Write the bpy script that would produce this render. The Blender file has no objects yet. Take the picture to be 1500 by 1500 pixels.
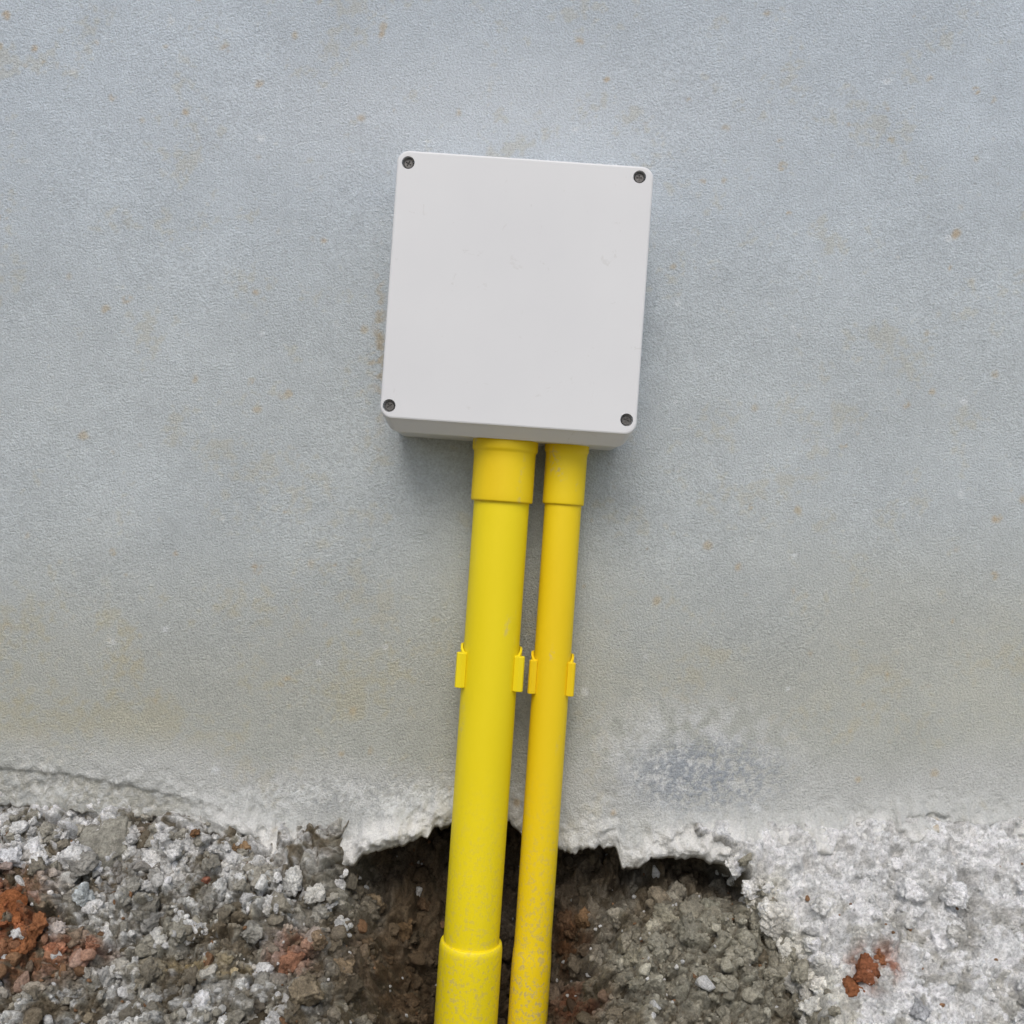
import bpy, bmesh, math, numpy as np
from mathutils import Vector, Matrix
TH=math.radians(3.95); CT,ST=math.cos(TH),math.sin(TH)
CAMD=1.5
def P(px,py):
    dx=(px-750)/1000.; dy=-(py-750)/1000.
    return dx*CT-dy*ST, dx*ST+dy*CT
def toPx(X,Y,Z):
    k=CAMD/np.maximum(CAMD+Y,0.3)
    a=X*k; b=Z*k
    return 750+1000*(a*CT+b*ST), 750-1000*(-a*ST+b*CT)
def sm(x,a,b):
    t=np.clip((x-a)/(b-a),0,1); return t*t*(3-2*t)
# ---------- numpy noise
def h3(ix,iy,iz,seed):
    ix=ix.astype(np.int64);iy=iy.astype(np.int64);iz=iz.astype(np.int64)
    n=(ix*374761393+iy*668265263+iz*2147483647+seed*1274126177)&0xffffffff
    n=((n^(n>>13))*1274126177)&0xffffffff
    n=((n^(n>>16))*2246822519)&0xffffffff
    n=n^(n>>15)
    return (n&0xffffff)/float(0xffffff)
def vn(x,y,z,seed=0):
    fx=np.floor(x);fy=np.floor(y);fz=np.floor(z)
    u=x-fx;v=y-fy;w=z-fz
    u=u*u*u*(u*(u*6-15)+10);v=v*v*v*(v*(v*6-15)+10);w=w*w*w*(w*(w*6-15)+10)
    r=0
    for i in (0,1):
        for j in (0,1):
            for k in (0,1):
                r=r+h3(fx+i,fy+j,fz+k,seed)*(u if i else 1-u)*(v if j else 1-v)*(w if k else 1-w)
    return r*2-1
def fbm(x,y,z,sc,oc=4,seed=0,g=0.5):
    r=0;a=1;t=0
    x=x*sc;y=y*sc;z=z*sc
    for o in range(oc):
        x,z=0.80*x-0.60*z, 0.60*x+0.80*z
        y,z=0.36*z+0.933*y, 0.933*z-0.36*y
        r=r+a*vn(x+o*7.3,y+o*3.1,z+o*5.7,seed+o);t+=a;a*=g
        x=x*2.03;y=y*2.03;z=z*2.03
    return r/t
def worley(x,y,z,sc,seed=0):
    x=x*sc;y=y*sc;z=z*sc
    fx=np.floor(x);fy=np.floor(y);fz=np.floor(z)
    f1=np.full(x.shape,9.);f2=np.full(x.shape,9.);idd=np.zeros(x.shape)
    for i in (-1,0,1):
        for j in (-1,0,1):
            for k in (-1,0,1):
                cx=fx+i;cy=fy+j;cz=fz+k
                px=cx+h3(cx,cy,cz,seed+11);py=cy+h3(cx,cy,cz,seed+23);pz=cz+h3(cx,cy,cz,seed+37)
                d=np.sqrt((px-x)**2+(py-y)**2+(pz-z)**2)
                m=d<f1
                f2=np.where(m,f1,np.minimum(f2,d))
                idd=np.where(m,h3(cx,cy,cz,seed+51),idd)
                f1=np.where(m,d,f1)
    return f1,f2,idd
def mix(a,b,t):
    t=t[...,None]; return a*(1-t)+np.array(b)*t
def mesh_from(name,V,F,col=None,smooth=True):
    me=bpy.data.meshes.new(name)
    V=np.asarray(V,dtype=np.float32).reshape(-1,3)
    F=np.asarray(F,dtype=np.int32); k=F.shape[1]; n=F.shape[0]
    me.vertices.add(len(V)); me.vertices.foreach_set("co",V.ravel())
    me.loops.add(n*k); me.loops.foreach_set("vertex_index",F.ravel())
    me.polygons.add(n)
    me.polygons.foreach_set("loop_start",np.arange(0,n*k,k,dtype=np.int32))
    me.polygons.foreach_set("loop_total",np.full(n,k,dtype=np.int32))
    me.polygons.foreach_set("use_smooth",np.full(n,smooth,dtype=bool))
    me.update(calc_edges=True); me.validate()
    if col is not None:
        a=me.color_attributes.new("col",'FLOAT_COLOR','POINT')
        c=np.ones((len(V),4),dtype=np.float32); c[:,:3]=np.clip(col.reshape(-1,3),0.003,0.92)
        a.data.foreach_set("color",c.ravel())
    ob=bpy.data.objects.new(name,me); bpy.context.scene.collection.objects.link(ob)
    return ob
def gridfaces(nr,nc,flip=False):
    i=np.arange(nr-1)[:,None]*nc+np.arange(nc-1)[None,:]
    f=np.stack([i,i+1,i+nc+1,i+nc],-1).reshape(-1,4)
    return f[:,::-1] if flip else f
def warp_axis(c0,c1,step,far0,far1):
    core=np.arange(c0,c1+1e-6,step)
    L=[];s=step;x=c0
    while x>far0: s*=1.25; x-=s; L.append(x)
    R=[];s=step;x=core[-1]
    while x<far1: s*=1.25; x+=s; R.append(x)
    if L: L[-1]=far0
    if R: R[-1]=far1
    return np.array(L[::-1]+list(core)+R)
class NT:
    def __init__(s,name):
        s.m=bpy.data.materials.new(name); s.m.use_nodes=True; s.t=s.m.node_tree; s.n=s.t.nodes; s.b=s.n["Principled BSDF"]
        s.co=s.n.new("ShaderNodeTexCoord")
    def L(s,a,b): s.t.links.new(a,b)
    def noise(s,sc,det=4,rough=0.55,vec=None,dist=0.):
        n=s.n.new("ShaderNodeTexNoise"); n.inputs["Scale"].default_value=sc; n.inputs["Detail"].default_value=det
        n.inputs["Roughness"].default_value=rough; n.inputs["Distortion"].default_value=dist
        s.L(vec or s.co.outputs["Object"],n.inputs["Vector"]); return n.outputs["Fac"]
    def ramp(s,f,a,b,va=0.,vb=1.):
        n=s.n.new("ShaderNodeMapRange"); n.inputs[1].default_value=a;n.inputs[2].default_value=b;n.inputs[3].default_value=va;n.inputs[4].default_value=vb
        s.L(f,n.inputs[0]); return n.outputs[0]
    def math(s,op,a,b):
        n=s.n.new("ShaderNodeMath"); n.operation=op
        for i,v in enumerate((a,b)):
            if isinstance(v,(int,float)): n.inputs[i].default_value=v
            else: s.L(v,n.inputs[i])
        return n.outputs[0]
    def mixc(s,f,a,b,mode='MIX'):
        n=s.n.new("ShaderNodeMix"); n.data_type='RGBA'; n.blend_type=mode
        if isinstance(f,(int,float)): n.inputs[0].default_value=f
        else: s.L(f,n.inputs[0])
        for i,v in ((6,a),(7,b)):
            if isinstance(v,(tuple,list)): n.inputs[i].default_value=(*v,1)
            else: s.L(v,n.inputs[i])
        return n.outputs[2]
    def grey(s,f):
        n=s.n.new("ShaderNodeCombineColor")
        for i in range(3): s.L(f,n.inputs[i])
        return n.outputs[0]
    def attr(s,name="col"):
        n=s.n.new("ShaderNodeAttribute"); n.attribute_name=name; return n.outputs["Color"]
    def bump(s,h,dist,strength=1.,prev=None):
        n=s.n.new("ShaderNodeBump"); n.inputs["Distance"].default_value=dist; n.inputs["Strength"].default_value=strength
        s.L(h,n.inputs["Height"])
        if prev is not None: s.L(prev,n.inputs["Normal"])
        return n.outputs[0]
    def fin(s,col,rough,normal=None,spec=0.3):
        if isinstance(col,tuple): s.b.inputs["Base Color"].default_value=(*col,1)
        else: s.L(col,s.b.inputs["Base Color"])
        if isinstance(rough,(int,float)): s.b.inputs["Roughness"].default_value=rough
        else: s.L(rough,s.b.inputs["Roughness"])
        s.b.inputs["Specular IOR Level"].default_value=spec
        if normal is not None: s.L(normal,s.b.inputs["Normal"])
        return s.m
w=NT("painted_stucco")
g=w.noise(330,3,0.72)
c=w.mixc(1.,w.attr(),w.grey(w.ramp(g,0.3,0.7,0.80,1.18)),'MULTIPLY')
wallmat=w.fin(c,0.92,w.bump(g,0.0046,0.9),0.2)
def soilmat(name,lo,hi):
    s=NT(name)
    n=s.noise(250,4,0.78)
    c=s.mixc(1.,s.attr(),s.grey(s.ramp(n,0.32,0.68,lo,hi)),'MULTIPLY')
    return s.fin(c,0.97,s.bump(n,0.0055,1.0),0.1)
soil=soilmat("soil_and_mortar",0.58,1.38)
rockm=soilmat("rubble_stone",0.55,1.40)
def pipemat(name,c1,c2,dirt):
    s=NT(name)
    mp=s.n.new("ShaderNodeMapping"); mp.inputs["Scale"].default_value=(1,1,0.35); s.L(s.co.outputs["Object"],mp.inputs[0])
    nb=s.noise(9,2,0.5,mp.outputs[0])
    c=s.mixc(s.ramp(nb,0.35,0.65),c1,c2)
    nf=s.noise(150,3,0.7)
    nm=s.noise(20,3,0.6,mp.outputs[0])
    sc=s.math('MULTIPLY',s.ramp(nm,0.60,0.70),s.ramp(nf,0.46,0.60))
    c=s.mixc(s.math('MULTIPLY',sc,dirt),c,(0.50,0.42,0.25))
    sep=s.n.new("ShaderNodeSeparateXYZ"); s.L(s.co.outputs["Object"],sep.inputs[0])
    low=s.math('MULTIPLY',s.ramp(sep.outputs[2],-0.66,-0.35,1,0),s.ramp(nf,0.50,0.64))
    c=s.mixc(s.math('MULTIPLY',low,dirt*0.8),c,(0.42,0.34,0.17))
    r=s.ramp(nf,0.3,0.7,0.46,0.60)
    return s.fin(c,r,s.bump(nm,0.0015,0.35),0.32)
yel1=pipemat("yellow_pvc",(0.79,0.63,0.006),(0.83,0.67,0.012),0.5)
yel2=pipemat("yellow_pvc_warm",(0.79,0.555,0.006),(0.82,0.61,0.010),0.8)
s=NT("grey_abs_plastic")
nb=s.noise(3.5,4)
c=s.mixc(s.ramp(nb,0.3,0.7),(0.645,0.655,0.665),(0.69,0.70,0.705))
scr=s.math('MULTIPLY',s.ramp(s.noise(24,4,0.7,dist=1.8),0.655,0.69),0.20)
c=s.mixc(scr,c,(0.42,0.41,0.38))
boxm=s.fin(c,0.5,None,0.35)
s=NT("gasket_rubber"); gask=s.fin(s.mixc(s.noise(200,1),(0.22,0.22,0.22),(0.28,0.28,0.28)),0.8)
s=NT("screw_metal"); s.b.inputs["Metallic"].default_value=0.7
screwm=s.fin(s.mixc(s.noise(300,2),(0.05,0.05,0.05),(0.22,0.21,0.20)),0.45)

# ================= WALL
def poly(pts):
    a=np.array([P(*p) for p in pts]); return a[:,0],a[:,1]
ex,ez=poly([(-60,1174),(20,1180),(100,1192),(200,1198),(300,1210),(370,1234),(440,1264),(490,1282),(505,1270),(530,1250),(570,1236),(610,1226),(650,1205),(700,1195),(745,1206),(780,1226),(820,1243),(860,1240),(900,1238),(912,1268),(937,1266),(950,1250),(985,1246),(1010,1248),(1050,1254),(1090,1256),(1130,1250),(1200,1240),(1330,1230),(1400,1230),(1500,1230)])
def edge(X):
    e=np.interp(X,ex,ez)
    z=np.zeros_like(X)
    return e+0.010*fbm(X,z,z,24,3,5)+0.009*fbm(X,z+3,z,110,3,8)
xs=warp_axis(-0.86,0.86,0.0028,-8,8)
E=edge(xs)
zs=warp_axis(0,1.36,0.0028,-1,2.6); zs=zs[(zs>=0)]
h=zs[::-1][:,None]+0*xs[None,:]
ztop=2.2
X=xs[None,:]+0*h
Z=-0.47+h+ (E[None,:]+0.47)*(1-sm(h,0.0,0.5))
px,py=toPx(X,0*X,Z)
hb=Z-E[None,:]
Y=-0.0022*fbm(X,0*X,Z,5,3,1)-0.0006*fbm(X,0*X,Z,30,3,2)
lip=np.exp(-((hb-0.014)/0.030)**2)
lipx=np.interp(px,[0,280,380,600,660,720,900,985,1200,1500],[0.000,0.001,0.024,0.024,0.005,0.004,0.008,0.028,0.036,0.032])
nz=fbm(X,0*X,Z,28,4,12); nz2=fbm(X,0*X,Z,75,4,13)
rough_l=1-sm(px,300,400)
Y-=lip*lipx*(1+0.8*nz+0.5*nz2)
low=1-sm(hb+0.02*nz,0.02,0.10)
Y-=low*(0.006*fbm(X,0*X,Z,45,4,14)+0.0045*fbm(X,0*X,Z,150,3,15))
lz=np.interp(xs,*poly([(-60,1122),(20,1128),(100,1136),(180,1152),(250,1166),(320,1180),(400,1205)]))
lz=lz+0.004*fbm(xs,0*xs,0*xs,30,3,31)+0.002*fbm(xs,0*xs,0*xs,120,2,32)
st=sm(Z,lz[None,:]+0.0025,lz[None,:]-0.0025)*(1-sm(px,220,330))
Y+=0.0060*st
lz2=np.interp(xs,*poly([(1180,1205),(1240,1200),(1320,1195),(1345,1188),(1380,1190),(1430,1206),(1500,1200)]))+0.004*fbm(xs,0*xs,0*xs,40,3,33)+0.003*fbm(xs,0*xs,0*xs,140,2,34)
st2=sm(Z,lz2[None,:]+0.003,lz2[None,:]-0.003)*sm(px,1290,1340)
Y+=0.009*st2
pa=np.exp(-(((px-1030)/120)**2+((py-1135)/55)**2)**2)
pb=np.exp(-(((px-520)/190)**2+((py-1165)/28)**2)**1.5)
gr=fbm(X,0*X,Z,230,3,41)
Y-=pa*0.0022*gr+pb*0.0018*gr
n1=fbm(X,0*X,Z,3.2,4,61);n2=fbm(X,0*X,Z,9,5,62);n3=fbm(X,0*X,Z,60,4,63);n4=fbm(X,0*X,Z,130,3,64)
top=np.array([0.525,0.587,0.640]); mid=np.array([0.505,0.550,0.565]); bot=np.array([0.455,0.470,0.430])
t=sm(py,80,650)[...,None]; C=top*(1-t)+mid*t
t=sm(py+80*n1,700,1020)[...,None]; C=C*(1-t)+bot*t
C*= (1+0.08*n1+0.09*n2+0.05*n3+0.08*n4)[...,None]
C=mix(C,(0.44,0.42,0.31),np.clip(sm(n2+0.45*n3+0.5*n4,0.05,0.45)*sm(py,800,930)*(1-sm(py,1060,1120))*(1-0.75*sm(px,600,800))*0.6,0,1))
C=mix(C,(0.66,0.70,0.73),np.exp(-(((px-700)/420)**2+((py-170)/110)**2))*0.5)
C=mix(C,(0.55,0.56,0.55),sm(py+50*n2,1075,1150)*0.6)
def spots(sc,seed,r0,r1,thr,col,k):
    global C
    u1,_,ui=worley(X+0.004*n3,0*X+seed,Z+0.004*n4,sc,seed)
    rr_=r0+(r1-r0)*((ui*7.31)%1)
    m=sm(u1,rr_,rr_*0.4)*(ui>thr)*sm(n4+n3,-0.55,-0.05)
    C=mix(C,col,np.clip(m*k,0,1))
spots(14,301,0.06,0.16,0.35,(0.48,0.33,0.14),0.6)
spots(26,302,0.10,0.26,0.65,(0.48,0.37,0.20),0.5)
spots(22,303,0.06,0.20,0.60,(0.74,0.77,0.78),0.5)
spots(45,304,0.08,0.20,0.70,(0.27,0.28,0.28),0.35)
sx_=fbm(X,0*X,Z,14,5,66,0.65)
C=mix(C,(0.46,0.42,0.29),np.clip(sm(sx_+0.5*n4+0.3*n3,0.25,0.55),0,1)*0.30)
wr=np.clip(np.exp(-(((px-1010)/150)**2+((py-1110)/85)**2)**2)*sm(n3+n2,-0.5,0.3),0,1)
C=mix(C,(0.66,0.68,0.68),wr*0.75)
C=mix(C,(0.33,0.36,0.39),np.clip(pa*sm(gr+0.3*n2,-0.25,0.15)*0.95,0,1))
C=mix(C,(0.70,0.72,0.71),np.clip(pb*sm(gr+n2,-0.2,0.3)*0.8,0,1))
C=mix(C,(0.36,0.38,0.39),np.clip(pb*sm(-gr-n2,0.1,0.4)*0.6,0,1))
wl=(1-sm(hb+0.012*n3+0.02*n2,0.018,0.05))*np.interp(px,[0,60,300,380,640,680,900,980,1500],[0.0,0.0,0.2,1,0.95,0.35,0.6,1,1])
C=mix(C,(0.76,0.76,0.73),np.clip(wl,0,1)*0.95)
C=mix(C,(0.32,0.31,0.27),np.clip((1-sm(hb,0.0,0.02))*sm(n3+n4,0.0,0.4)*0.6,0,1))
C=mix(C,(0.42,0.41,0.35),np.clip(st*sm(n3+n4+0.5*n2,-0.5,0.2)*0.75,0,1))
C=mix(C,(0.70,0.71,0.69),np.clip(rough_l*low*sm(n3+0.8*n4,0.15,0.4)*0.7,0,1))
C=mix(C,(0.42,0.34,0.22),np.exp(-(((px-556)/9)**2+((py-500)/110)**2))*sm(n3+n4,0.0,0.35)*0.7)
rowsX=[X];rowsY=[Y];rowsZ=[Z];rowsC=[C]
yb=Y[-1]; zb=Z[-1]
for (dy,dz) in [(0.002,-0.003),(0.006,-0.005),(0.012,-0.006),(0.02,-0.006),(0.03,-0.004),(0.045,-0.002),(0.06,0.0),(0.08,0.002),(0.11,0.0),(0.15,0.0),(0.20,0.0)]:
    yy=yb+dy; zz=zb+dz+0.006*fbm(xs,0*xs+dy*3,0*xs,60,3,71)*min(1,dy/0.01)
    rowsX.append(xs[None]);rowsY.append(yy[None]);rowsZ.append(zz[None])
    cc=np.zeros((1,len(xs),3))+np.array([0.30,0.28,0.24]); cc*= (1+0.3*fbm(xs,0*xs+dy*10,0*xs,90,3,72))[None,:,None]
    rowsC.append(cc)
rowsX.append(xs[None]);rowsY.append(0*xs[None]+0.21);rowsZ.append(0*xs[None]+ztop);rowsC.append(rowsC[-1])
XX=np.concatenate(rowsX);YY=np.concatenate(rowsY);ZZ=np.concatenate(rowsZ);CC=np.concatenate(rowsC)
XX=np.concatenate([XX,XX[:1]]);YY=np.concatenate([YY,YY[:1]]);ZZ=np.concatenate([ZZ,ZZ[:1]]);CC=np.concatenate([CC,CC[:1]])
F=gridfaces(XX.shape[0],XX.shape[1],True)
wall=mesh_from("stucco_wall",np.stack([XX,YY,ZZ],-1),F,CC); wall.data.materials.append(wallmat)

# ================= GROUND
gx=warp_axis(-0.88,0.88,0.0020,-60,60)
sv=warp_axis(0,0.56,0.0017,-1,60); sv=sv[sv>=0]
GX=gx[None,:]+0*sv[:,None]; S=sv[:,None]+0*GX
ps=np.array([0,0.07,0.12,0.46,0.58,0.75,62.]); pY=np.array([0.03,0.028,0.004,-0.235,-0.34,-0.50,-61.]); pZ=np.array([-0.34,-0.41,-0.455,-0.675,-0.735,-0.76,-0.76])
GY=np.interp(S,ps,pY); GZ=np.interp(S,ps,pZ)+(np.clip(GX,-0.9,0.9)*0.031-0.004)*(1-sm(S,0.45,0.7))
px,py=toPx(GX,GY,GZ)
core=(1-sm(S,0.62,1.2))*(1-sm(np.abs(GX),0.95,1.6))
a=(GX,GY,GZ)
wx=px+30*fbm(*a,14,3,101)+14*fbm(*a,60,3,103)
wy=py+14*fbm(*a,16,3,102)+8*fbm(*a,70,3,104)
B=np.interp(wy,[1200,1240,1290,1350,1400,1480,1600],[985,1040,1092,1125,1155,1188,1230])
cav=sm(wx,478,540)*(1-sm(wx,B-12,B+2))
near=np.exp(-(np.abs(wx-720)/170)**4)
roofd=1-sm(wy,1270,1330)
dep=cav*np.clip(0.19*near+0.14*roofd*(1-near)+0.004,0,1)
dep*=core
dz_amt=sm(S,0.12,0.30)
mass=sm(wx,B-3,B+6)*sm(wy,1195,1225)
leftm=(1-sm(wx,480,530))
mound=np.exp(-(((px-1060)/170)**2+((py-1415)/100)**2)**2)*(1-mass)*(1-near)
wxx=GX+0.010*fbm(*a,32,3,301)+0.0035*fbm(*a,130,2,304); wyy=GY+0.010*fbm(*a,32,3,302)+0.0035*fbm(*a,130,2,305); wzz=GZ+0.010*fbm(*a,32,3,303)
f1,f2,i1=worley(wxx,wyy,wzz,15,1); l1=sm(f2-f1,0.0,0.45)*(0.3+0.7*i1)
g1,g2,i2=worley(wxx,wyy,wzz,38,2); l2=sm(g2-g1,0.0,0.4)*(0.1+0.9*i2)
k1,k2,i3=worley(wxx,wyy,wzz,90,3); l3=sm(k2-k1,0.0,0.5)*(0.1+0.9*i3)
q1,q2,i4=worley(wxx,wyy,wzz,190,4); l4=(1-np.clip(q1,0,1)**2)*(i4)
fb=fbm(*a,9,5,110); fb2=fbm(*a,60,4,111); fb3=fbm(*a,150,3,112); fbr=1-np.abs(fbm(*a,20,4,113))*2
ma=1-0.25*mass; mb=1-0.55*mass
lump=0.028*l1*ma+0.024*l2*mb+0.010*l3*mb+0.0045*l4*mb+0.045*fb+0.012*fb2+0.0045*fb3-0.034+0.020*mass*fbr
d=lump*np.clip(core+0.15,0,1)*sm(S,0.07,0.15)
d+=core*(mass*0.045+ leftm*sm(wy,1185,1225)*0.022 + mound*0.032)
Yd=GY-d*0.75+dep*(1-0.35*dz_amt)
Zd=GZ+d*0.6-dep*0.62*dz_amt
n1=fbm(*a,7,4,201);n2=fbm(*a,25,4,202);n3=fbm(*a,90,4,203);n2b=fbm(*a,40,4,207)
C=np.zeros(GX.shape+(3,))+np.array([0.190,0.158,0.110])
C=mix(C,(0.33,0.315,0.26),sm(n1+0.9*n2b,-0.2,0.25))
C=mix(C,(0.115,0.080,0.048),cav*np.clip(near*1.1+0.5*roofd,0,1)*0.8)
C=mix(C,(0.37,0.355,0.285),np.clip(mound*1.2,0,1)*0.9)
lb=(1-sm(wx,430,520))*(1-sm(wy+70*n2,1255,1320))
lbm=np.clip(lb*sm(n2b+0.7*n3+0.4*(i2-0.5),-0.35,0.05),0,1)
C=mix(C,(0.80,0.80,0.78),lbm)
cg=(1-sm(px,380,520))*sm(py,1250,1290)
C=mix(C,(0.40,0.39,0.35),cg*0.6*sm(n2b+0.5*n3,-0.2,0.2)*(1-lbm))
C=mix(C,(0.74,0.75,0.73),cg*sm(n3+0.7*n2b+0.4*(i3-0.5),0.20,0.40)*0.7)
C=mix(C,(0.90,0.91,0.90),np.clip(mass*(0.75+0.5*sm(n2b+0.5*n3,-0.3,0.25)),0,1))
C=mix(C,(0.50,0.49,0.44),mass*sm(wy,1300,1370)*sm(-n2b+0.8*n3,0.05,0.35)*0.75)
rim=mass*(1-sm(wx-B,20,75))*sm(wy,1270,1310)
C=mix(C,(0.74,0.72,0.63),rim*0.7)
def red(cx,cy,rx,ry,col=(0.30,0.105,0.042),k=0.95):
    global C
    mm=np.exp(-(((wx-cx)/rx)**2+((wy-cy)/ry)**2)**2)
    C=mix(C,col,mm*k*sm(n3+n2b,-0.6,-0.05))
red(15,1345,65,80); red(40,1400,90,40,(0.30,0.15,0.08)); red(120,1385,45,20,(0.38,0.18,0.11)); red(430,1398,40,40,(0.31,0.15,0.09),0.8)
red(1272,1425,38,35); red(850,1345,35,28,(0.17,0.085,0.04)); red(60,1290,40,20,(0.27,0.16,0.08),.7); red(860,1430,40,40,(0.15,0.065,0.035)); red(560,1390,70,60,(0.13,0.082,0.045),0.8)
red(300,1415,100,14,(0.32,0.24,0.10),0.7); red(200,1215,16,12,(0.28,0.17,0.08),.8)
C*=(0.80+0.40*i3)[...,None]*(0.85+0.30*i2)[...,None]
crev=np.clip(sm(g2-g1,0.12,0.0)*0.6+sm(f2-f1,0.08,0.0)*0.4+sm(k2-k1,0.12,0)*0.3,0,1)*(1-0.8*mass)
C=mix(C,(0.10,0.082,0.055),crev)  # shade in the crevices between clods, painted into the colour
fl=1-core
C=mix(C,(0.22,0.19,0.14),fl*0.7)
G=np.stack([GX,Yd,Zd],-1)
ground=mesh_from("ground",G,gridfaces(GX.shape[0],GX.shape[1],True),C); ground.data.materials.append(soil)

# ================= RUBBLE
rng=np.random.default_rng(5)
def ico(sub):
    bm=bmesh.new(); bmesh.ops.create_icosphere(bm,subdivisions=sub,radius=1)
    v=np.array([x.co[:] for x in bm.verts]); f=np.array([[q.index for q in p.verts] for p in bm.faces]); bm.free(); return v,f
def rockshapes(sub,n,seed,cuts=9,am=0.10):
    v,f=ico(sub); out=[]
    for i in range(n):
        o=i*13.7+seed
        r=0.95+0.30*fbm(v[:,0]+o,v[:,1],v[:,2],1.3,4,i,0.6)
        vv=v*r[:,None]
        for _ in range(cuts):
            nrm=rng.normal(size=3); nrm/=np.linalg.norm(nrm)
            lim=rng.uniform(0.45,0.75)
            dd=vv@nrm; over=np.maximum(dd-lim,0); vv=vv-over[:,None]*nrm*0.95
        if sub>=3: vv=vv*(1+am*fbm(vv[:,0]+o,vv[:,1],vv[:,2],4,4,i+4,0.65))[:,None]
        out.append(vv)
    return out,f
big,bf=rockshapes(5,8,3); med,mf=rockshapes(3,10,50); sml,sf=rockshapes(2,10,90,7); cld,cf=rockshapes(4,10,140,6,0.45)
RV=[];RF=[];RC=[];off=0
def rmat():
    q=rng.normal(size=4); q/=np.linalg.norm(q); w_,x,y,z=q
    return np.array([[1-2*(y*y+z*z),2*(x*y-z*w_),2*(x*z+y*w_)],[2*(x*y+z*w_),1-2*(x*x+z*z),2*(y*z-x*w_)],[2*(x*z-y*w_),2*(y*z+x*w_),1-2*(x*x+y*y)]])
def addrock(pos,r,col,kind=None):
    global off
    if kind is None: kind= 'm' if r>0.0055 else 's'
    sh_,f={'b':(big,bf),'m':(med,mf),'s':(sml,sf),'c':(cld,cf)}[kind]
    v=sh_[rng.integers(len(sh_))]@np.diag(rng.uniform(0.65,1.2,3))@rmat().T*r*1.2+np.array(pos)
    if kind=='b':
        nr=v-np.array(pos); nr/=np.linalg.norm(nr,axis=1)[:,None]
        e=fbm(v[:,0],v[:,1],v[:,2],90,4,9,0.65)
        q_,q2_,_i=worley(v[:,0],v[:,1],v[:,2],120,5)
        v=v+nr*(0.007*e-0.004*q_)[:,None]
    if kind in 'bc':
        cc=np.array(col)*(1+0.6*fbm(v[:,0],v[:,1],v[:,2],70,3,4))[:,None]
    else:
        cc=np.array(col)*np.ones((len(v),1))
    RV.append(v);RF.append(f+off);RC.append(cc);off+=len(v)
Gpx,Gpy=toPx(G[...,0],G[...,1],G[...,2])
Eg=np.interp(GX,ex,ez)
hid=(G[...,2]>Eg-0.008)
def find(x,y):
    dd=(Gpx-x)**2+(Gpy-y)**2+ (core<0.5)*1e6
    i=np.argmin(dd); return np.unravel_index(i,dd.shape)
for (x,y,r,col) in [(160,1242,0.042,(0.31,0.30,0.255)),(120,1266,0.022,(0.32,0.31,0.28)),(352,1242,0.020,(0.31,0.21,0.12)),(285,1220,0.012,(0.26,0.15,0.08)),(300,1290,0.011,(0.40,0.18,0.12)),
    (30,1205,0.016,(0.6,0.6,0.59)),(60,1240,0.024,(0.78,0.79,0.78)),(15,1255,0.022,(0.76,0.77,0.78)),(125,1312,0.018,(0.56,0.60,0.60)),(250,1240,0.018,(0.75,0.75,0.73)),(430,1290,0.02,(0.7,0.7,0.66)),(460,1310,0.016,(0.6,0.59,0.54)),
    (1265,1420,0.020,(0.28,0.11,0.055)),(1250,1447,0.016,(0.27,0.11,0.05)),(1290,1400,0.012,(0.32,0.14,0.07)),(85,1388,0.015,(0.42,0.19,0.11)),(135,1384,0.012,(0.42,0.21,0.13)),(428,1402,0.024,(0.33,0.17,0.105)),(465,1375,0.018,(0.28,0.21,0.14)),
    (20,1330,0.026,(0.31,0.12,0.05)),(30,1375,0.022,(0.32,0.135,0.06)),(60,1350,0.016,(0.30,0.13,0.06)),(860,1345,0.022,(0.19,0.12,0.065)),(975,1345,0.02,(0.32,0.30,0.23)),(930,1395,0.022,(0.33,0.31,0.24)),(1040,1335,0.024,(0.34,0.33,0.26)),(1085,1390,0.022,(0.36,0.34,0.27)),
    (590,1360,0.028,(0.15,0.10,0.055)),(545,1330,0.022,(0.22,0.17,0.11)),(620,1320,0.02,(0.15,0.10,0.06)),(1330,1330,0.020,(0.84,0.84,0.82)),(1210,1330,0.024,(0.88,0.88,0.85)),(1390,1300,0.022,(0.86,0.87,0.86)),(1340,1470,0.02,(0.45,0.46,0.47)),
    (1112,1300,0.020,(0.85,0.84,0.80)),(1135,1340,0.022,(0.82,0.80,0.73)),(1160,1385,0.022,(0.78,0.76,0.68)),(1180,1430,0.022,(0.75,0.73,0.65)),(1200,1470,0.02,(0.75,0.74,0.68)),(1080,1268,0.018,(0.85,0.85,0.82)),
    (500,1420,0.02,(0.26,0.20,0.13)),(370,1360,0.018,(0.36,0.35,0.31)),(700,1360,0.03,(0.10,0.07,0.04)),(835,1300,0.018,(0.18,0.13,0.08))]:
    i=find(x,y); p=G[i]+np.array([0,0.1*r,-0.2*r]); addrock(p,r*0.95,col,'b')
vis=np.argwhere((core>0.5)&(S>0.10)&(S<0.60)&(np.abs(GX)<0.87)&(~hid))
sel=vis[rng.integers(len(vis),size=650)]
for (i,j) in sel:
    if mass[i,j]>0.5 and rng.random()<0.6: continue
    r=rng.uniform(0.006,0.015) if rng.random()<0.8 else rng.uniform(0.013,0.020)
    base=C[i,j]*rng.uniform(0.9,1.35)
    if rng.random()<0.12 and leftm[i,j]>0.5: base=np.array([0.72,0.72,0.70])
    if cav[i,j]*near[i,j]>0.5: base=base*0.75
    addrock(G[i,j]+np.array([0,0.25*r,-0.25*r]),r,base,'c')
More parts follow.
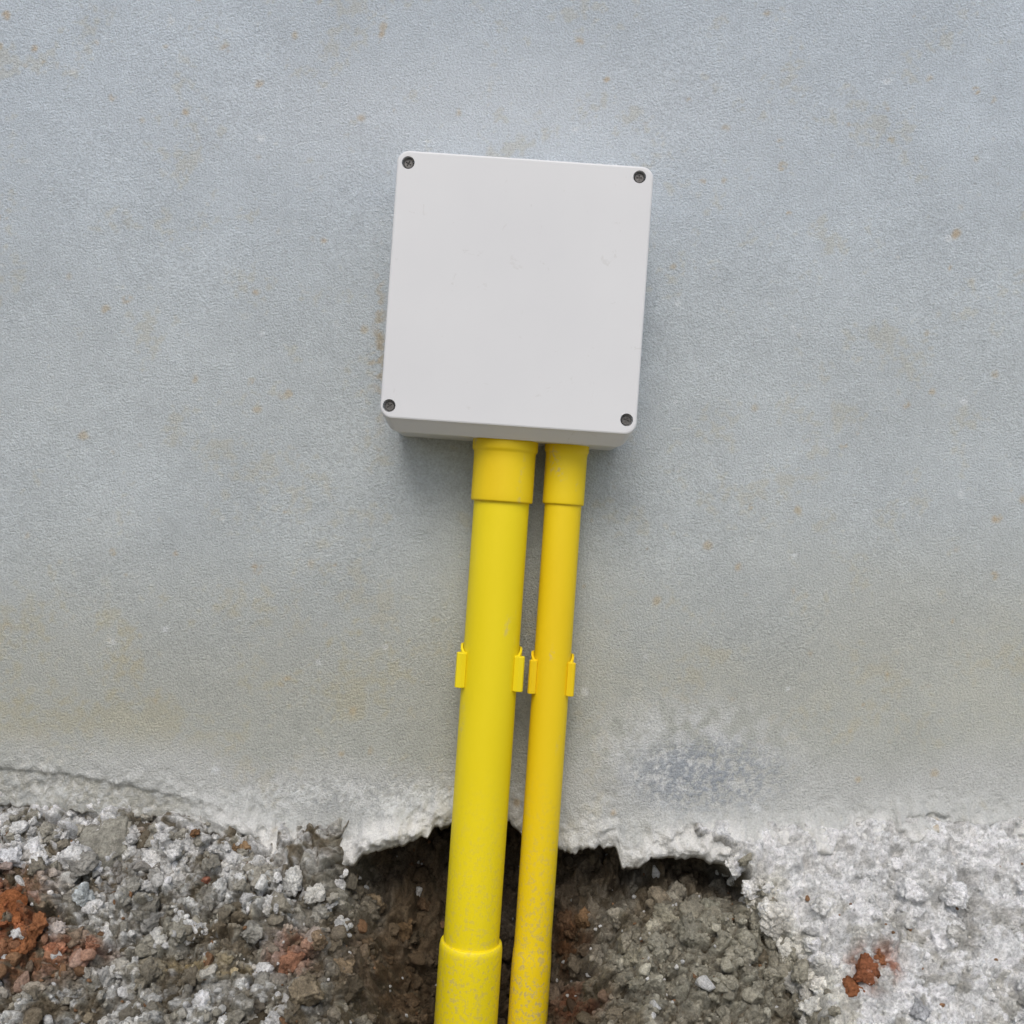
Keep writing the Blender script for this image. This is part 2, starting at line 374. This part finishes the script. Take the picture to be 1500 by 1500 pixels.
# broken clods along the rim of the mortar and along the foot of the wall on the left
bl=np.argwhere((np.abs(wx-B)<16)&(wy>1265)&(core>0.5)&(S<0.6))
for (i,j) in bl[rng.integers(len(bl),size=110)]:
    r=rng.uniform(0.004,0.012); addrock(G[i,j]+np.array([0,0.1*r,-0.1*r]),r,(np.array([0.74,0.72,0.65]) if rng.random()<0.55 else np.array([0.36,0.34,0.27]))*rng.uniform(0.8,1.1),'c')
el=np.argwhere((G[...,2]>Eg-0.030)&(G[...,2]<Eg+0.004)&(G[...,1]<0.01)&(px<520)&(core>0.5))
if len(el):
    for (i,j) in el[rng.integers(len(el),size=170)]:
        r=rng.uniform(0.003,0.010); addrock(G[i,j]+np.array([0,0.1*r,0]),r,(np.array([0.72,0.72,0.70]) if rng.random()<0.5 else np.array([0.42,0.40,0.34]))*rng.uniform(0.8,1.1),'c')
N=9000
sel=vis[rng.integers(len(vis),size=N)]
for (i,j) in sel:
    m=mass[i,j]
    r=0.0018*(1-rng.random())**(-0.48); r=min(r,0.011)
    if m>0.5 and rng.random()<(0.6 if r<0.004 else 0.9): continue
    base=C[i,j]*rng.uniform(0.85,1.35)
    u=rng.random()
    if u<0.06: base=np.array([0.68,0.68,0.66])*rng.uniform(0.8,1.1)
    elif u<0.10: base=np.array([0.27,0.16,0.09])*rng.uniform(0.7,1.2)
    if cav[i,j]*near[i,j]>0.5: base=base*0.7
    addrock(G[i,j],r,base)
rub=mesh_from("rubble",np.concatenate(RV),np.concatenate(RF),np.concatenate(RC)); rub.data.materials.append(rockm)

# ================= PIPES
def empty(name,loc=(0,0,0)):
    e=bpy.data.objects.new(name,None); e.location=loc; bpy.context.scene.collection.objects.link(e); return e
def setp(o,p): o.parent=p
def lathe(name,axis,prof,mat,n=96):
    a=np.linspace(0,2*np.pi,n,endpoint=False)
    V=[]
    for r,z in prof:
        V.append(np.stack([axis[0]+r*np.cos(a),axis[1]+r*np.sin(a),0*a+z],-1))
    V=np.concatenate(V); F=[]
    for i in range(len(prof)-1):
        for j in range(n):
            F.append([i*n+j,(i+1)*n+j,(i+1)*n+(j+1)%n,i*n+(j+1)%n])
    o=mesh_from(name,V,np.array(F)); o.data.materials.append(mat); return o
def clip(name,axis,r,z0,hh,mat,lipw):
    th=0.0038
    beta=math.radians(24)
    ri=r+0.0006
    inner=[];outer=[]
    A=np.linspace(-beta, math.pi+beta, 41)
    for t in A:
        inner.append((axis[0]+ri*math.cos(t),axis[1]+ri*math.sin(t)))
        outer.append((axis[0]+(ri+th)*math.cos(t),axis[1]+(ri+th)*math.sin(t)))
    def lipp(t,s):
        cx=axis[0]+ri*math.cos(t); cy=axis[1]+ri*math.sin(t)
        return [(cx-s*0.004,cy-0.003),(cx-s*0.0025,cy-0.007),(cx+s*0.003,cy-0.0095),(cx+s*lipw,cy-0.0080),(cx+s*(lipw+0.002),cy-0.0045),(cx+s*(lipw+0.0005),cy-0.002),(cx+s*(th+0.003),cy-0.001)]
    R=lipp(-beta,1); Lp=lipp(math.pi+beta,-1)
    loop=inner+Lp+outer[::-1]+R[::-1]
    bm=bmesh.new()
    vs=[bm.verts.new((x,y,z0-hh)) for x,y in loop]
    f=bm.faces.new(vs)
    res=bmesh.ops.extrude_face_region(bm,geom=[f])
    for v in [g for g in res['geom'] if isinstance(g,bmesh.types.BMVert)]:
        v.co.z+=2*hh
        v.co.z+=0.010*max(0,min(1,(v.co.y-(axis[1]-r*0.5))/(r*0.6)))
    bmesh.ops.recalc_face_normals(bm,faces=bm.faces[:])
    yb=axis[1]+ri+th*0.6
    bw=r*0.55
    ret=bmesh.ops.create_cube(bm,size=1)
    for v in ret['verts']: v.co=Vector((axis[0]+v.co.x*2*bw, (yb+0.003)/2+v.co.y*(0.003-yb), z0+v.co.z*1.8*hh))
    me=bpy.data.meshes.new(name); bm.to_mesh(me); bm.free()
    o=bpy.data.objects.new(name,me); bpy.context.scene.collection.objects.link(o); me.materials.append(mat)
    b=o.modifiers.new("b",'BEVEL'); b.width=0.0012; b.segments=2; b.limit_method='ANGLE'; b.angle_limit=math.radians(50)
    return o
bx,by=-0.0156,-0.056
big_=empty("yellow_conduit_pipe",(0,0,0))
def seg(r,z0,z1,n=30): return [(r,z) for z in np.linspace(z0,z1,n)]
o=lathe("pipe",(bx,by),seg(0.0392,0.10,-0.95),yel1); setp(o,big_)
o=lathe("upper_coupling",(bx,by),[(0.0395,0.150),(0.0462,0.150),(0.0462,0.088),(0.0458,0.085),(0.0440,0.0835),(0.0438,0.081)]+seg(0.0436,0.08,0.016,8)+[(0.0434,0.0145),(0.0425,0.0132),(0.0405,0.0130),(0.0392,0.0134)],yel2); setp(o,big_)  # warmer yellow puts the shade under the box into the colour
ZL=-0.613
o=lathe("lower_coupling",(bx,by),[(0.0391,ZL+0.0065),(0.0415,ZL+0.007),(0.0432,ZL+0.005),(0.0442,ZL)]+seg(0.0445,ZL-0.004,-0.80,10),yel1); setp(o,big_)
setp(clip("clip",(bx,by),0.0392,-0.224,0.0245,yel1,0.0095),big_)
sx,sy=0.0716,-0.046
sm_=empty("yellow_conduit_pipe.001")
o=lathe("pipe",(sx,sy),seg(0.0262,0.10,-0.60,20)+[(0.0264,-0.612),(0.0272,-0.62),(0.0278,-0.63)]+seg(0.028,-0.64,-0.95,6),yel2); setp(o,sm_)
o=lathe("upper_coupling",(sx,sy),[(0.0263,0.150),(0.0315,0.150),(0.0315,0.093),(0.0311,0.090),(0.0299,0.0885),(0.0297,0.086)]+seg(0.0295,0.085,0.018,8)+[(0.0293,0.0166),(0.0285,0.0155),(0.027,0.0152),(0.0262,0.0155)],yel2); setp(o,sm_)
setp(clip("clip",(sx,sy),0.0262,-0.229,0.0235,yel2,0.0065),sm_)

# ================= JUNCTION BOX
jb=empty("junction_box")
DB=0.128; k=CAMD/(CAMD-DB)
x0,x1=-0.2035/k,0.1735/k; z0,z1=0.1243/k,0.5185/k
cx,cz=(x0+x1)/2,(z0+z1)/2
def rr(xa,xb,za,zb,r,y,n=10):
    out=[]
    for (X_,Z_,a0) in ((xb-r,zb-r,0),(xa+r,zb-r,90),(xa+r,za+r,180),(xb-r,za+r,270)):
        for i in range(n+1):
            a=math.radians(a0+90*i/n)
            out.append((X_+r*math.cos(a),y,Z_+r*math.sin(a)))
    return out
def loft(name,loops,mat,caps=True):
    bm=bmesh.new(); R=[[bm.verts.new(p) for p in l] for l in loops]
    n=len(R[0])
    for a,b in zip(R[:-1],R[1:]):
        for i in range(n): bm.faces.new((a[i],a[(i+1)%n],b[(i+1)%n],b[i]))
    if caps: bm.faces.new(R[0]); bm.faces.new(R[-1][::-1])
    bmesh.ops.recalc_face_normals(bm,faces=bm.faces[:])
    me=bpy.data.meshes.new(name); bm.to_mesh(me); bm.free(); me.materials.append(mat)
    o=bpy.data.objects.new(name,me); bpy.context.scene.collection.objects.link(o); return o
def L(y,ins,r=0.016,side=0.,drop=0.):
    return rr(x0+ins+side,x1-ins-side,z0+ins-drop,z1-ins-side*0.5,r,y)
YS=-0.105
lid=loft("lid",[L(-DB,0.0030,0.014),L(-DB+0.0006,0.0013,0.0155),L(-DB+0.0017,0.0004),L(-DB+0.003,0.0),L(YS-0.0015,0,0.015,0.0085,0.0150),L(YS,0.0004,0.015,0.009,0.0158),L(YS+0.002,0.0015,0.015,0.009,0.0158),L(-0.088,0.0015,0.015,0.009,0.0158)],boxm)
base=loft("base",[L(-0.0855,0.0025,0.015,0.009,0.0158),L(-0.0845,0.0015,0.015,0.009,0.0158),L(-0.03,0.0015,0.015,0.009,0.0158),L(0.002,0.0015,0.015,0.009,0.0158)],boxm)
gk=loft("gasket",[L(-0.090,0.004,0.015,0.009,0.0158),L(-0.083,0.004,0.015,0.009,0.0158)],gask)
for o in (base,gk): setp(o,jb)
cut=[]
def disc(name,x,z,y0,y1,r,mat,n=32):
    return loft(name,[[(x+r*math.cos(2*math.pi*i/n),y,z+r*math.sin(2*math.pi*i/n)) for i in range(n)] for y in (y0,y1)],mat)
holes=[P(*q) for q in ((598,238),(937,259),(570,594),(918,615))]
for idx,(hx_,hz_) in enumerate(holes):
    X_,Z_=hx_/k,hz_/k
    o=disc("cut",X_,Z_,-DB-0.01,-DB+0.010,0.0086,boxm)
    md=lid.modifiers.new("h",'BOOLEAN'); md.operation='DIFFERENCE'; md.solver='EXACT'; md.object=o; cut.append(o)
    s_=disc("screw_%d"%(idx+1),X_,Z_,-DB+0.0050,-DB+0.0105,0.0066,screwm)
    bmm=s_.modifiers.new("b",'BEVEL'); bmm.width=0.001; bmm.segments=2
    a=0.5+idx
    for q in (0,math.pi/2):
        bm=bmesh.new(); bmesh.ops.create_cube(bm,size=1,matrix=Matrix.Translation((X_,-DB+0.005,Z_))@Matrix.Rotation(a+q,4,'Y')@Matrix.Diagonal((0.0078,0.004,0.0015,1)))
        me=bpy.data.meshes.new("c"); bm.to_mesh(me); bm.free(); oo=bpy.data.objects.new("c",me); bpy.context.scene.collection.objects.link(oo)
        md=s_.modifiers.new("x",'BOOLEAN'); md.object=oo; md.solver='EXACT'; cut.append(oo)
    setp(s_,jb)
bpy.context.view_layer.update()
dg=bpy.context.evaluated_depsgraph_get()
objs=[lid]+[o for o in jb.children if o.name.startswith("screw")]
news=[(o,bpy.data.meshes.new_from_object(o.evaluated_get(dg))) for o in objs]
for o,me in news:
    o.modifiers.clear(); o.data=me
for o in cut: bpy.data.objects.remove(o)
setp(lid,jb)
# ================= CAMERA / LIGHT
cam=bpy.data.cameras.new("camera"); co=bpy.data.objects.new("camera",cam); bpy.context.scene.collection.objects.link(co)
cam.sensor_width=36; cam.lens=36*CAMD/1.5; cam.clip_start=0.02; cam.clip_end=300
co.matrix_world=Matrix.Translation((0,-CAMD,0))@Matrix.Rotation(math.radians(90),4,'X')@Matrix.Rotation(TH,4,'Z')
bpy.context.scene.camera=co
Sd=Vector((-0.08,-0.85,1.0)).normalized()
sun=bpy.data.lights.new("sun",'SUN'); sun.energy=1.5; sun.angle=math.radians(32); sun.color=(1,0.97,0.93)
so=bpy.data.objects.new("sun",sun); so.rotation_euler=Sd.to_track_quat('Z','Y').to_euler(); bpy.context.scene.collection.objects.link(so)
wd=bpy.data.worlds.new("World"); bpy.context.scene.world=wd; wd.use_nodes=True
sk=wd.node_tree.nodes.new("ShaderNodeTexSky"); sk.sky_type='NISHITA'; sk.sun_disc=False
sk.sun_elevation=math.asin(Sd.z); sk.sun_rotation=math.atan2(Sd.x,Sd.y)
sk.dust_density=3; sk.air_density=1.0
wd.node_tree.links.new(sk.outputs[0],wd.node_tree.nodes["Background"].inputs[0]); wd.node_tree.nodes["Background"].inputs[1].default_value=0.14
vs=bpy.context.scene.view_settings; vs.view_transform='Standard'; vs.look='None'; vs.exposure=0
